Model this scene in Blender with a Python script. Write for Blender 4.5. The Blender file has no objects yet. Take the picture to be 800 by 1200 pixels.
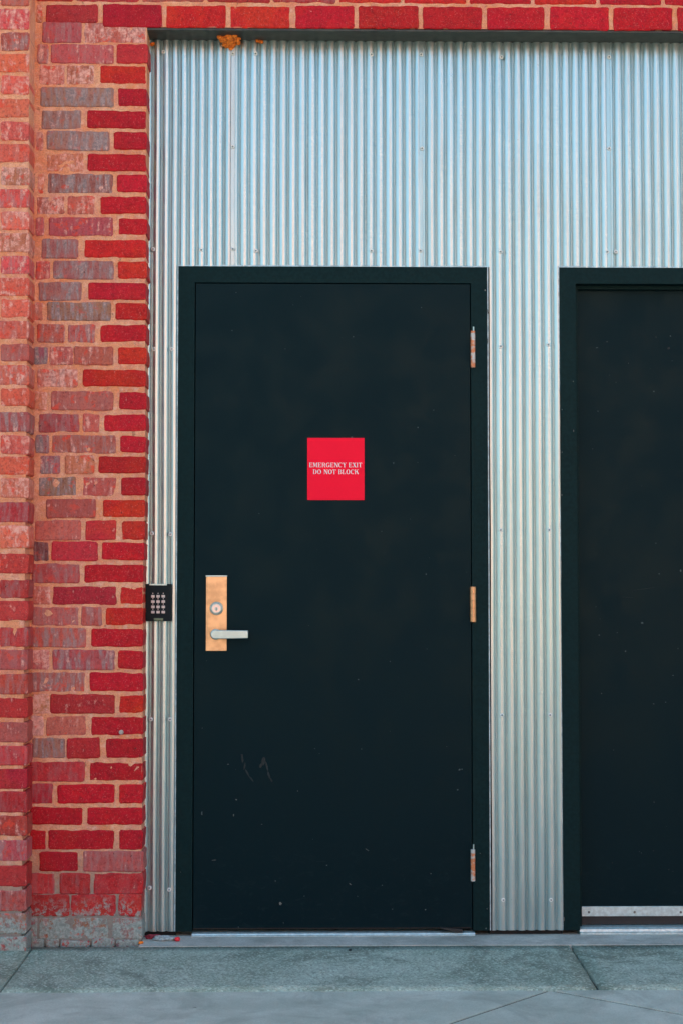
import bpy, bmesh, math, random
from mathutils import Vector, Matrix, noise
R = math.radians
random.seed(7)
sc = bpy.context.scene
C = sc.collection

# ------------------------------------------------------------------ camera
F = 2000.0                                   # focal length in pixels of the 800x1200 photograph
DIST, EYE = 5.64, 1.13
PITCH, YAW = math.atan(100 / F), math.atan(36 / F)
cam_d = bpy.data.cameras.new('camera')
cam = bpy.data.objects.new('camera', cam_d); C.objects.link(cam)
cam.location = (0, -DIST, EYE)
cam.rotation_euler = (R(90) + PITCH, 0, -YAW)
cam_d.sensor_fit = 'VERTICAL'; cam_d.sensor_height = 36; cam_d.lens = F / 1200 * 36
cam_d.clip_start = 0.05; cam_d.clip_end = 2000
cam_d.dof.use_dof = True; cam_d.dof.focus_distance = 5.6; cam_d.dof.aperture_fstop = 5.6
sc.camera = cam

# ------------------------------------------------------------------ light
SUN_EL, SUN_AZ = R(37), R(8)                 # the sun stands behind the building: the whole front is in open shade
world = bpy.data.worlds.new("World"); sc.world = world; world.use_nodes = True
wn = world.node_tree
for n in list(wn.nodes): wn.nodes.remove(n)
sky = wn.nodes.new('ShaderNodeTexSky'); sky.sky_type = 'NISHITA'; sky.sun_disc = False
sky.sun_elevation = SUN_EL; sky.sun_rotation = SUN_AZ
sky.air_density = 1.0; sky.dust_density = 4.0; sky.ozone_density = 0.2
bg = wn.nodes.new('ShaderNodeBackground'); bg.inputs['Strength'].default_value = 0.15
wo = wn.nodes.new('ShaderNodeOutputWorld')
wbal = wn.nodes.new('ShaderNodeMix'); wbal.data_type = 'RGBA'; wbal.blend_type = 'MULTIPLY'
wbal.inputs[0].default_value = 1; wbal.inputs[7].default_value = (0.86, 1.0, 0.95, 1)
wn.links.new(sky.outputs[0], wbal.inputs[6]); wn.links.new(wbal.outputs[2], bg.inputs['Color']); wn.links.new(bg.outputs[0], wo.inputs['Surface'])
sd = bpy.data.lights.new('sun', 'SUN'); sd.energy = 2.8; sd.angle = R(0.5); sd.color = (1.0, 0.97, 0.87)
sun = bpy.data.objects.new('sun', sd); C.objects.link(sun)
sdir = Vector((math.sin(SUN_AZ) * math.cos(SUN_EL), math.cos(SUN_AZ) * math.cos(SUN_EL), math.sin(SUN_EL)))
sun.rotation_euler = sdir.to_track_quat('Z', 'Y').to_euler(); sun.location = (0, 30, 25)
vs = sc.view_settings
vs.view_transform = 'Standard'; vs.look = 'None'; vs.exposure = 1.75; vs.gamma = 1; vs.use_curve_mapping = False
sc.render.engine = 'CYCLES'
sc.cycles.max_bounces = 8; sc.cycles.diffuse_bounces = 4; sc.cycles.glossy_bounces = 4
sc.cycles.use_denoising = True

# ------------------------------------------------------------------ measuring: photo pixel -> point on a plane y = const / z = const
_rot = cam.rotation_euler.to_matrix()
def ray(px, py): return _rot @ Vector(((px - 400) / F, -(py - 600) / F, -1))
def W(px, py, y=0.0):
    d = ray(px, py); t = (y + DIST) / d.y
    return (d.x * t, EYE + d.z * t)
def WX(px, py=600, y=0.0): return W(px, py, y)[0]
def WZ(py, px=400, y=0.0): return W(px, py, y)[1]
def G(px, py, z=0.0):
    d = ray(px, py); t = (z - EYE) / d.z
    return (d.x * t, -DIST + d.y * t)

# ------------------------------------------------------------------ helpers
def tag(o, label=None, cat=None, group=None, kind=None):
    if label: o['label'] = label
    if cat: o['category'] = cat
    if group: o['group'] = group
    if kind: o['kind'] = kind
    return o
def empty(name, loc=(0, 0, 0), **k):
    o = bpy.data.objects.new(name, None); C.objects.link(o); o.location = loc
    return tag(o, **k)
def build(name, bm, mats, parent=None, smooth=False, bevel=0, seg=2, **k):
    bmesh.ops.recalc_face_normals(bm, faces=bm.faces[:])
    me = bpy.data.meshes.new(name); bm.to_mesh(me); bm.free()
    if not isinstance(mats, (list, tuple)): mats = [mats]
    for m in mats: me.materials.append(m)
    o = bpy.data.objects.new(name, me); C.objects.link(o)
    if smooth: me.shade_smooth()
    if bevel:
        b = o.modifiers.new('bevel', 'BEVEL'); b.width = bevel; b.segments = seg; b.limit_method = 'ANGLE'; b.angle_limit = R(40)
        me.shade_smooth(); b.harden_normals = True
    if parent:
        o.parent = parent; o.matrix_parent_inverse = Matrix.Translation(-parent.location)
    return tag(o, **k)
def box(bm, x0, x1, y0, y1, z0, z1, mi=0):
    v = [bm.verts.new((x, y, z)) for x in (x0, x1) for y in (y0, y1) for z in (z0, z1)]
    for f in ((0, 1, 3, 2), (4, 6, 7, 5), (0, 4, 5, 1), (2, 3, 7, 6), (0, 2, 6, 4), (1, 5, 7, 3)):
        fc = bm.faces.new([v[i] for i in f]); fc.material_index = mi
def prism(bm, pts, y0, y1, mi=0):
    """polygon in x,z pulled from y0 to y1"""
    a = [bm.verts.new((p[0], y0, p[1])) for p in pts]; b = [bm.verts.new((p[0], y1, p[1])) for p in pts]
    n = len(pts)
    fs = [bm.faces.new(a), bm.faces.new(b[::-1])]
    for i in range(n): fs.append(bm.faces.new((a[i], b[i], b[(i + 1) % n], a[(i + 1) % n])))
    for f in fs: f.material_index = mi
def slab(bm, pts, z0, z1, mi=0):
    a = [bm.verts.new((p[0], p[1], z0)) for p in pts]; b = [bm.verts.new((p[0], p[1], z1)) for p in pts]
    n = len(pts); bm.faces.new(a); bm.faces.new(b[::-1])
    for i in range(n): bm.faces.new((a[i], b[i], b[(i + 1) % n], a[(i + 1) % n]))
def cyl_y(bm, x, z, r, y0, y1, n=24, mi=0, r2=None):
    r2 = r if r2 is None else r2
    a = [bm.verts.new((x + r * math.cos(t), y0, z + r * math.sin(t))) for t in [2 * math.pi * i / n for i in range(n)]]
    b = [bm.verts.new((x + r2 * math.cos(t), y1, z + r2 * math.sin(t))) for t in [2 * math.pi * i / n for i in range(n)]]
    fs = [bm.faces.new(a), bm.faces.new(b[::-1])]
    for i in range(n): fs.append(bm.faces.new((a[i], b[i], b[(i + 1) % n], a[(i + 1) % n])))
    for f in fs: f.material_index = mi
def cyl_z(bm, x, y, r, z0, z1, n=20, mi=0):
    a = [bm.verts.new((x + r * math.cos(t), y + r * math.sin(t), z0)) for t in [2 * math.pi * i / n for i in range(n)]]
    b = [bm.verts.new((x + r * math.cos(t), y + r * math.sin(t), z1)) for t in [2 * math.pi * i / n for i in range(n)]]
    fs = [bm.faces.new(a), bm.faces.new(b[::-1])]
    for i in range(n): fs.append(bm.faces.new((a[i], b[i], b[(i + 1) % n], a[(i + 1) % n])))
    for f in fs: f.material_index = mi

# ------------------------------------------------------------------ node helpers
def srgb(r, g, b):
    f = lambda c: (c / 12.92 if c <= 0.04045 else ((c + 0.055) / 1.055) ** 2.4)
    return (f(r / 255), f(g / 255), f(b / 255), 1)
class NT:
    def __init__(s, name):
        s.m = bpy.data.materials.new(name); s.m.use_nodes = True; s.t = s.m.node_tree
        s.p = s.t.nodes['Principled BSDF']; s.tc = s.t.nodes.new('ShaderNodeTexCoord')
    def n(s, kind, **k):
        nd = s.t.nodes.new('ShaderNode' + kind)
        for a, v in k.items(): setattr(nd, a, v)
        return nd
    def l(s, a, b): s.t.links.new(a, b)
    def set(s, sock, v):
        if hasattr(v, 'is_output') or isinstance(v, bpy.types.NodeSocket): s.l(v, sock)
        else: sock.default_value = v
    def map(s, scale=(1, 1, 1), loc=(0, 0, 0), src=None):
        m = s.n('Mapping'); s.l(src or s.tc.outputs['Object'], m.inputs['Vector'])
        m.inputs['Scale'].default_value = scale; m.inputs['Location'].default_value = loc
        return m.outputs[0]
    def noise(s, scale, detail=4, rough=0.55, vec=None, dist=0.0):
        q = s.n('TexNoise'); q.inputs['Scale'].default_value = scale; q.inputs['Detail'].default_value = detail
        q.inputs['Roughness'].default_value = rough; q.inputs['Distortion'].default_value = dist
        s.l(vec or s.tc.outputs['Object'], q.inputs['Vector']); return q.outputs['Fac']
    def vor(s, scale, vec=None, feature='F1', out='Distance'):
        q = s.n('TexVoronoi', feature=feature); q.inputs['Scale'].default_value = scale
        s.l(vec or s.tc.outputs['Object'], q.inputs['Vector']); return q.outputs[out]
    def ramp(s, f, a, b, v0=0.0, v1=1.0):
        q = s.n('MapRange', interpolation_type='SMOOTHSTEP'); s.set(q.inputs['Value'], f)
        for i, v in zip(('From Min', 'From Max', 'To Min', 'To Max'), (a, b, v0, v1)): q.inputs[i].default_value = v
        return q.outputs[0]
    def math(s, op, a, b=0.0, c=None):
        q = s.n('Math', operation=op); s.set(q.inputs[0], a); s.set(q.inputs[1], b)
        if c is not None: s.set(q.inputs[2], c)
        return q.outputs[0]
    def mix(s, f, a, b, mode='MIX'):
        q = s.n('Mix', data_type='RGBA', blend_type=mode); s.set(q.inputs[0], f); s.set(q.inputs[6], a); s.set(q.inputs[7], b)
        return q.outputs[2]
    def bump(s, h, strength=0.3, dist=0.002, prev=None):
        q = s.n('Bump'); q.inputs['Strength'].default_value = strength; q.inputs['Distance'].default_value = dist
        s.l(h, q.inputs['Height'])
        if prev: s.l(prev, q.inputs['Normal'])
        return q.outputs[0]
    def xyz(s, i):
        q = s.n('SeparateXYZ'); s.l(s.tc.outputs['Object'], q.inputs[0]); return q.outputs[i]
    def out(s, col=None, rough=None, normal=None, metal=None, spec=None, coat=None):
        if col is not None: s.set(s.p.inputs['Base Color'], col)
        if rough is not None: s.set(s.p.inputs['Roughness'], rough)
        if normal is not None: s.l(normal, s.p.inputs['Normal'])
        if metal is not None: s.set(s.p.inputs['Metallic'], metal)
        if spec is not None: s.set(s.p.inputs['Specular IOR Level'], spec)
        if coat is not None: s.set(s.p.inputs['Coat Weight'], coat)
        return s.m
def simple(name, col, rough=0.5, metal=0.0, var=0.12, bump=0.15, scale=60):
    t = NT(name); f = t.noise(scale)
    c = t.mix(t.ramp(f, 0.35, 0.65), tuple(x * (1 - var) for x in col[:3]) + (1,), tuple(min(1, x * (1 + var)) for x in col[:3]) + (1,))
    return t.out(c, rough, t.bump(f, bump, 0.0008), metal)

# ---- brick: face colour, kind and seed come from each brick's own attribute
MORTAR = (0.72, 0.33, 0.19, 1)
def brick_material():
    t = NT('clay_brick')
    at = t.n('Attribute', attribute_name='brick_colour'); col = at.outputs['Color']; wear = at.outputs['Alpha']
    a2 = t.n('Attribute', attribute_name='brick_kind'); sp = t.n('SeparateColor'); t.l(a2.outputs['Color'], sp.inputs[0])
    grey, seed = sp.outputs[0], sp.outputs[1]
    off = t.n('Combine' 'XYZ'); t.l(t.math('MULTIPLY', seed, 37.0), off.inputs[0]); t.l(t.math('MULTIPLY', seed, 11.0), off.inputs[1]); t.l(t.math('MULTIPLY', seed, 23.0), off.inputs[2])
    v = t.n('VectorMath', operation='ADD'); t.l(t.tc.outputs['Object'], v.inputs[0]); t.l(off.outputs[0], v.inputs[1]); vec = v.outputs[0]
    blot = t.noise(11, 3, 0.5, vec)
    fine = t.noise(120, 6, 0.7, vec)
    mid = t.noise(38, 5, 0.65, vec)
    strk = t.noise(1.0, 5, 0.6, t.map((75, 75, 16), src=vec))
    # body: darker crimson to orange red blotches
    c = t.mix(t.math('MULTIPLY', t.ramp(blot, 0.42, 0.62), t.ramp(t.math('ADD', wear, grey), 0.1, 0.5, 1.0, 0.05)), col, t.mix(1.0, col, (1.05, 2.2, 0.8, 1), 'MULTIPLY'))
    c = t.mix(t.ramp(mid, 0.35, 0.7, 0.0, 0.55), c, t.mix(1.0, c, (0.62, 0.55, 0.66, 1), 'MULTIPLY'))
    # blue grey weathered skin on grey kinds
    gm = t.math('MULTIPLY', t.ramp(strk, 0.40, 0.62), t.ramp(grey, 0.05, 0.9))
    c = t.mix(t.ramp(fine, 0.45, 0.68, 0.0, 0.75), c, t.mix(1.0, c, (0.50, 0.35, 0.42, 1), 'MULTIPLY'))
    c = t.mix(t.ramp(t.noise(260, 3, 0.6, vec), 0.55, 0.75, 0.0, 0.30), c, (0.80, 0.32, 0.26, 1))
    c = t.mix(gm, c, t.mix(t.ramp(fine, 0.35, 0.65), (0.20, 0.15, 0.15, 1), (0.40, 0.27, 0.255, 1)))
    # pale smear of old mortar
    sm = t.math('ADD', t.math('MULTIPLY', mid, 0.55), t.math('MULTIPLY', strk, 0.45))
    thr = t.math('MULTIPLY_ADD', wear, -0.34, 0.74)
    mask = t.ramp(t.math('SUBTRACT', sm, thr), -0.03, 0.07)
    mask = t.math('MULTIPLY', mask, t.ramp(t.noise(60, 6, 0.75, vec), 0.34, 0.60, 0.10, 0.85))
    c = t.mix(mask, c, t.mix(t.ramp(fine, 0.4, 0.6), (0.84, 0.33, 0.25, 1), (0.86, 0.45, 0.36, 1)))
    halo = t.math('MULTIPLY', t.ramp(t.noise(26, 4, 0.7, t.map((1, 1, 1), (4, 2, 9), src=vec)), 0.56, 0.66), t.ramp(wear, 0.25, 0.6, 0.0, 0.75))
    c = t.mix(halo, c, (0.74, 0.055, 0.025, 1))
    # dark fired streaks
    dk = t.math('MULTIPLY', t.ramp(t.noise(1.0, 6, 0.8, t.map((110, 110, 55), (1, 6, 2), src=vec)), 0.56, 0.66), t.ramp(wear, 0.2, 0.6, 0.0, 0.6))
    c = t.mix(dk, c, (0.15, 0.055, 0.055, 1))
    # thin white scuffs
    sc1 = t.noise(1.0, 3, 0.8, t.map((160, 160, 60), (3, 1, 2), src=vec), dist=1.5)
    c = t.mix(t.math('MULTIPLY', t.ramp(sc1, 0.67, 0.72), 0.7), c, (0.72, 0.45, 0.38, 1))
    # dark pits
    c = t.mix(t.math('MULTIPLY', t.ramp(t.noise(90, 2, 0.5, vec), 0.70, 0.76), 0.75), c, (0.07, 0.02, 0.02, 1))
    # cement slurry splashed over the lowest courses
    z = t.xyz(2)
    low = t.ramp(t.math('ADD', z, t.math('MULTIPLY', t.noise(14, 5, 0.7), 0.16)), 0.17, 0.27, 1.0, 0.0)
    low2 = t.math('MULTIPLY', low, t.ramp(t.math('ADD', t.noise(55, 6, 0.75), t.ramp(z, 0.06, 0.15, 0.05, -0.05)), 0.44, 0.53))
    c = t.mix(low2, c, t.mix(t.ramp(fine, 0.3, 0.7), (0.19, 0.22, 0.20, 1), (0.38, 0.42, 0.38, 1)))
    h = t.math('ADD', t.math('MULTIPLY', mid, 0.6), t.math('MULTIPLY', fine, 0.4))
    nrm = t.bump(h, 0.55, 0.004)
    rough = t.ramp(mask, 0, 1, 0.52, 0.85)
    return t.out(c, rough, nrm, 0.0, 0.18)
def mortar_material():
    t = NT('orange_mortar')
    n1 = t.noise(8, 4); n2 = t.noise(90, 6, 0.7); n3 = t.noise(260, 3, 0.6)
    c = t.mix(t.ramp(n1, 0.35, 0.65), (0.80, 0.27, 0.12, 1), (0.84, 0.40, 0.23, 1))
    c = t.mix(t.ramp(n2, 0.45, 0.75, 0, 0.6), c, (0.66, 0.25, 0.10, 1))
    c = t.mix(t.ramp(t.noise(17, 5, 0.7, dist=1.0), 0.46, 0.62, 0, 0.6), c, (0.68, 0.24, 0.18, 1))
    c = t.mix(t.ramp(n3, 0.40, 0.68, 0, 0.55), c, (0.50, 0.17, 0.09, 1))
    c = t.mix(t.ramp(t.noise(45, 6, 0.8), 0.50, 0.64, 0, 0.55), c, (0.86, 0.50, 0.38, 1))
    c = t.mix(t.ramp(t.vor(160), 0.0, 0.22, 0.5, 0.0), c, (0.80, 0.52, 0.36, 1))
    c = t.mix(t.ramp(t.noise(23, 3, 0.6), 0.66, 0.74, 0, 0.7), c, (0.28, 0.10, 0.06, 1))
    z = t.xyz(2)
    low = t.ramp(t.math('ADD', z, t.math('MULTIPLY', t.noise(14, 5, 0.7), 0.16)), 0.18, 0.50, 1.0, 0.0)
    c = t.mix(t.math('MULTIPLY', low, 0.85), c, t.mix(n2, (0.09, 0.11, 0.10, 1), (0.26, 0.29, 0.27, 1)))
    h = t.math('ADD', t.math('MULTIPLY', n2, 0.6), t.math('MULTIPLY', n3, 0.3))
    return t.out(c, 0.92, t.bump(h, 0.9, 0.005), 0, 0.25)
M_BRICK, M_MORTAR = brick_material(), mortar_material()

def galvanised():
    t = NT('galvanised_steel')
    sp = t.vor(170, out='Color'); spv = t.n('SeparateColor'); t.l(sp, spv.inputs[0])
    big = t.noise(1.0, 4, 0.6, t.map((14, 14, 2.2)))
    strk = t.noise(1.0, 5, 0.7, t.map((60, 60, 3)))
    spot = t.noise(22, 2, 0.5)
    c = t.mix(t.ramp(spv.outputs[0], 0, 1, 0.2, 0.32), (0.40, 0.52, 0.545, 1), (0.47, 0.58, 0.60, 1))
    c = t.mix(t.ramp(strk, 0.45, 0.75, 0, 0.5), c, (0.34, 0.38, 0.36, 1))
    z = t.xyz(2)
    oxid = t.math('MULTIPLY', t.ramp(z, 0.1, 1.2, 0.8, 0.25), t.ramp(t.math('ADD', big, t.math('MULTIPLY', spot, 0.35)), 0.50, 1.0))
    c = t.mix(oxid, c, (0.46, 0.53, 0.52, 1))
    c = t.mix(t.ramp(t.noise(110, 2, 0.5), 0.76, 0.79, 0, 0.7), c, (0.22, 0.20, 0.16, 1))
    rough = t.math('ADD', t.ramp(spv.outputs[1], 0, 1, 0.245, 0.255), t.math('MULTIPLY', oxid, 0.10))
    rough = t.math('ADD', rough, t.math('MULTIPLY', big, 0.10))
    metal = t.ramp(oxid, 0, 1, 0.90, 0.75)
    return t.out(c, rough, None, metal)
M_GALV = galvanised()

def door_paint():
    t = NT('black_door_paint')
    big = t.noise(1.5, 4, 0.6); peel = t.noise(420, 2, 0.5); mid = t.noise(7, 5, 0.6)
    c = t.mix(big, (0.0003, 0.0058, 0.0098, 1), (0.0006, 0.0074, 0.0116, 1))
    c = t.mix(t.ramp(mid, 0.5, 0.8, 0, 0.35), c, (0.005, 0.010, 0.013, 1))
    dust = t.ramp(t.noise(1.0, 3, 0.8, t.map((9, 9, 90), (5, 0, 2)), 2.0), 0.70, 0.80, 0, 0.30)
    c = t.mix(dust, c, (0.06, 0.07, 0.07, 1))
    kick = t.ramp(t.math('ADD', t.xyz(2), t.math('MULTIPLY', t.noise(3, 4), 0.5)), 0.35, 0.75, 0.5, 0.0)
    c = t.mix(t.math('MULTIPLY', kick, t.ramp(t.noise(1.0, 6, 0.8, t.map((22, 22, 40), (2, 0, 7)), 1.0), 0.52, 0.72)), c, (0.014, 0.026, 0.030, 1))
    fleck = t.ramp(t.noise(75, 1, 0.4), 0.81, 0.82, 0, 0.6)
    c = t.mix(fleck, c, (0.16, 0.18, 0.18, 1))
    rough = t.math('ADD', t.ramp(mid, 0.3, 0.7, 0.33, 0.50), t.math('MULTIPLY', dust, 0.5))
    nrm = t.bump(peel, 0.10, 0.0006, t.bump(big, 0.12, 0.004))
    t.p.inputs['Specular Tint'].default_value = (0.45, 0.85, 0.9, 1)
    return t.out(c, rough, nrm, 0.0, 0.15)
M_DOOR = door_paint()
M_FRAME = simple('black_frame_paint', (0.0030, 0.0125, 0.0140, 1), 0.5, 0, 0.2, 0.2, 90)
for m_, lv in ((M_FRAME, .15),):
    m_.node_tree.nodes['Principled BSDF'].inputs['Specular IOR Level'].default_value = lv
    m_.node_tree.nodes['Principled BSDF'].inputs['Specular Tint'].default_value = (0.45, 0.85, 0.9, 1)
M_CHIP = simple('bare_paint_chip', (0.13, 0.13, 0.115, 1), 0.6, 0, 0.4, 0.2, 300)
M_STEELBLACK = simple('painted_lintel_steel', (0.028, 0.028, 0.022, 1), 0.5, 0, 0.4, 0.3, 30)
M_DARK = simple('dark_void', (0.01, 0.01, 0.01, 1), 0.9)
M_ALU = simple('brushed_aluminium', (0.46, 0.60, 0.62, 1), 0.45, 0.6, 0.12, 0.2, 80)
M_BRONZE = simple('satin_bronze_plate', (0.52, 0.345, 0.20, 1), 0.30, 0.9, 0.18, 0.08, 25)
M_NICKEL = simple('satin_nickel', (0.44, 0.56, 0.55, 1), 0.36, 0.75, 0.05, 0.05, 40)
M_ROSEFACE = simple('cylinder_face', (0.80, 0.60, 0.52, 1), 0.4, 0.7, 0.05, 0.05, 40)
M_RUBBER = simple('black_rubber', (0.012, 0.012, 0.013, 1), 0.6)
M_SIGN = simple('red_sign_plastic', (1.0, 0.003, 0.034, 1), 0.42, 0, 0.02, 0.03, 200)
M_SIGN.node_tree.nodes['Principled BSDF'].inputs['Specular IOR Level'].default_value = 0.12
M_WHITE = simple('white_lettering', (0.80, 0.74, 0.74, 1), 0.5, 0, 0.02, 0.02, 100)
M_KEYBODY = simple('black_keypad_plastic', (0.004, 0.010, 0.013, 1), 0.5, 0, 0.1, 0.1, 300)
M_KEYBODY.node_tree.nodes['Principled BSDF'].inputs['Specular IOR Level'].default_value = 0.15
M_KEY = simple('keypad_buttons', (0.62, 0.52, 0.48, 1), 0.45, 0.2, 0.05, 0.05, 100)
M_FOAM = simple('orange_foam', (0.95, 0.19, 0.018, 1), 0.85, 0, 0.4, 0.6, 180)
M_REDBIT = simple('red_plastic', (0.75, 0.02, 0.03, 1), 0.4)
M_SCREW = simple('zinc_screw', (0.72, 0.75, 0.73, 1), 0.6, 0.0, 0.15, 0.2, 300)

M_HEAD = simple('weathered_screw_head', (0.24, 0.27, 0.26, 1), 0.7, 0.0, 0.3, 0.2, 300)
def rusty_hinge():
    t = NT('chipped_hinge_paint')
    band = t.noise(1.0, 3, 0.6, t.map((30, 30, 60)))
    c = t.mix(t.ramp(band, 0.42, 0.56), (0.52, 0.50, 0.47, 1), (0.62, 0.20, 0.08, 1))
    return t.out(c, 0.5, t.bump(band, 0.3, 0.001), 0.2)
M_HINGE = rusty_hinge()
def copper_hinge():
    t = NT('new_bronze_hinge')
    c = t.mix(t.noise(40), (0.60, 0.26, 0.10, 1), (0.58, 0.35, 0.20, 1))
    return t.out(c, 0.38, None, 0.7)
M_HINGE2 = copper_hinge()

def concrete(name, dark, light, spk, patch=0.5, bump=0.5, aggregate=0.0):
    t = NT(name)
    big = t.noise(1.6, 5, 0.6, dist=0.6); mid = t.noise(9, 6, 0.65); fine = t.noise(150, 6, 0.75); g = t.noise(420, 3, 0.7)
    c = t.mix(t.ramp(t.math('ADD', t.math('MULTIPLY', big, 0.6), t.math('MULTIPLY', mid, 0.4)), 0.5 - 0.12, 0.5 + 0.12), dark, light)
    c = t.mix(t.ramp(fine, 0.4, 0.75, 0, spk), c, tuple(x * 0.4 for x in dark[:3]) + (1,))
    c = t.mix(t.ramp(g, 0.55, 0.75, 0, spk), c, tuple(min(1, x * 1.7) for x in light[:3]) + (1,))
    st = t.ramp(t.noise(3.1, 6, 0.75, dist=1.0), 0.46, 0.66, 0, patch)
    c = t.mix(st, c, tuple(x * 0.5 for x in dark[:3]) + (1,))
    c = t.mix(t.ramp(t.noise(17, 3, 0.5), 0.73, 0.76, 0, 0.8), c, tuple(x * 0.25 for x in dark[:3]) + (1,))
    h = t.math('ADD', t.math('MULTIPLY', fine, 0.6), t.math('MULTIPLY', g, 0.4))
    if aggregate:
        ag = t.vor(170, feature='SMOOTH_F1'); agc = t.n('SeparateColor'); t.l(t.vor(170, out='Color'), agc.inputs[0])
        c = t.mix(t.math('MULTIPLY', t.ramp(agc.outputs[0], 0.35, 0.8), aggregate), c, tuple(x * 0.45 for x in dark[:3]) + (1,))
        c = t.mix(t.math('MULTIPLY', t.ramp(agc.outputs[1], 0.7, 0.95), aggregate), c, tuple(min(1, x * 1.5) for x in light[:3]) + (1,))
        h = t.math('ADD', h, t.math('MULTIPLY', ag, 0.8))
    return t.out(c, 0.85, t.bump(h, bump, 0.004), 0, 0.35)
M_WALK = concrete('smooth_concrete', (0.44, 0.51, 0.43, 1), (0.60, 0.67, 0.58, 1), 0.40, 0.40, 0.35)
M_APRON = concrete('rough_concrete', (0.30, 0.39, 0.31, 1), (0.50, 0.60, 0.51, 1), 0.65, 0.85, 0.8, 0.38)
M_SILLC = concrete('pale_sill_concrete', (0.42, 0.43, 0.38, 1), (0.64, 0.64, 0.58, 1), 0.5, 0.5, 0.6)
M_YARD = concrete('sunlit_yard_concrete', (0.40, 0.36, 0.26, 1), (0.48, 0.44, 0.33, 1), 0.2, 0.2, 0.2)
M_JOINT = simple('joint_dirt', (0.030, 0.036, 0.034, 1), 0.95, 0, 0.3, 0.5, 200)

# ------------------------------------------------------------------ levels
ZT = 0.025                                   # top of the concrete sill under the doors
BF = -0.115                                  # brick face of the pier and lintel
PF = BF - 0.105                              # face of the pilaster
SE = -0.183                                  # front edge of the flat sill
AE = SE - 0.49                               # foot of the sloping apron
XL, XR = -6.0, 9.0

# ------------------------------------------------------------------ ground
bm = bmesh.new()
nx, ny = G(640, 1155)
ny = AE
slope1 = Vector((G(515, 1203)[0] - nx, G(515, 1203)[1] - ny)).normalized()
slope2 = Vector((G(800, 1189)[0] - nx, G(800, 1189)[1] - ny)).normalized()
YB = -4.2
def at_y(s, y): return nx + s.x * (y - ny) / s.y
g = 0.0042
xa, xb = at_y(slope1, YB), at_y(slope2, YB)
if xb > XR: t_ = (XR - nx) / slope2.x; right_pt = (XR, ny + slope2.y * t_)
p1 = Vector((-slope1.y, slope1.x)) * g; p2 = Vector((-slope2.y, slope2.x)) * g
N0 = Vector((nx, ny - 0.001))
slab(bm, [(XL, AE), (nx - g * 1.2, AE), (xa - g * 1.5, YB), (XL, YB)], -0.12, 0.0)
if xb > XR:
    slab(bm, [(nx, AE - g * 2.5), (XR, right_pt[1] - g * 1.5), (XR, YB), (xa + g * 1.5, YB)], -0.12, 0.0)
    slab(bm, [(nx + g * 2.5, AE), (XR, AE), (XR, right_pt[1] + g * 1.0)], -0.12, 0.0)
else:
    slab(bm, [(nx, AE - g * 2.5), (xb - g * 2, YB), (xa + g * 1.5, YB)], -0.12, 0.0)
    slab(bm, [(nx + g * 2.5, AE), (XR, AE), (XR, YB), (xb + g * 2, YB)], -0.12, 0.0)
walk = build('sidewalk', bm, M_WALK, bevel=0.0012, kind='structure')
bm = bmesh.new()                             # dirt in the joints and under the slabs
box(bm, XL, XR, YB, 0.3, -0.16, -0.0035)
build('joint_dirt_bed', bm, M_JOINT, kind='structure')
# apron: sloped strip cut by two tooled joints
bm = bmesh.new()
def apron(xa0, xa1, xb0, xb1):               # top edge xa0..xa1 at SE, foot xb0..xb1 at AE
    n, m = max(2, int((xa1 - xa0) / 0.06)), 9
    rows = []
    for j in range(m + 1):
        v = j / m; row = []
        for i in range(n + 1):
            u = i / n
            x = (xa0 * (1 - v) + xb0 * v) * (1 - u) + (xa1 * (1 - v) + xb1 * v) * u
            y = SE + (AE - SE) * v
            wob = 0.004 * noise.noise(Vector((x * 1.7, y * 4, 0)))
            e = 0.008 * (0.5 + 0.5 * noise.noise(Vector((x * 5, 3, 0)))) if j in (0, m) else 0
            z = ZT - ZT * (v ** 0.85) + wob * (1 if 0 < j < m else 0.3) + 0.003
            row.append(bm.verts.new((x, y + (e if j == 0 else -e), z)))
        rows.append(row)
    for j in range(m):
        for i in range(n): bm.faces.new((rows[j][i], rows[j][i + 1], rows[j + 1][i + 1], rows[j + 1][i]))
    # sides down into the bed
    edge = [r[0] for r in rows]; edge2 = [r[-1] for r in rows]
    for ed in (edge, edge2, rows[0], rows[-1]):
        low = [bm.verts.new((v.co.x, v.co.y, -0.05)) for v in ed]
        for i in range(len(ed) - 1): bm.faces.new((ed[i], ed[i + 1], low[i + 1], low[i]))
ja, jb = G(31, 1121, ZT)[0], G(6, 1156)[0]
jc, jd = G(671, 1113, ZT)[0], G(695, 1153)[0]
apron(XL, ja - 0.004, XL, jb - 0.004)
apron(ja + 0.004, jc - 0.005, jb + 0.004, jd - 0.005)
apron(jc + 0.005, XR, jd + 0.005, XR)
build('apron', bm, M_APRON, smooth=True, kind='structure')
bm = bmesh.new()
n = 160; top = []; front = []
X0s = WX(172)
for i in range(n + 1):
    x = X0s + (XR - X0s) * i / n
    e = 0.003 * noise.noise(Vector((x * 9, 1, 0))) + 0.003 * noise.noise(Vector((x * 31, 1, 0)))
    top.append((x, SE + 0.004 + e))
a = [bm.verts.new((x, 0.30, ZT)) for x, y in top]
b = [bm.verts.new((x, y, ZT + 0.0045)) for x, y in top]
c_ = [bm.verts.new((x, y - 0.003, -0.03)) for x, y in top]
for i in range(n):
    bm.faces.new((a[i], a[i + 1], b[i + 1], b[i])); bm.faces.new((b[i], b[i + 1], c_[i + 1], c_[i]))
build('door_sill_step', bm, M_SILLC, kind='structure')
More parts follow.
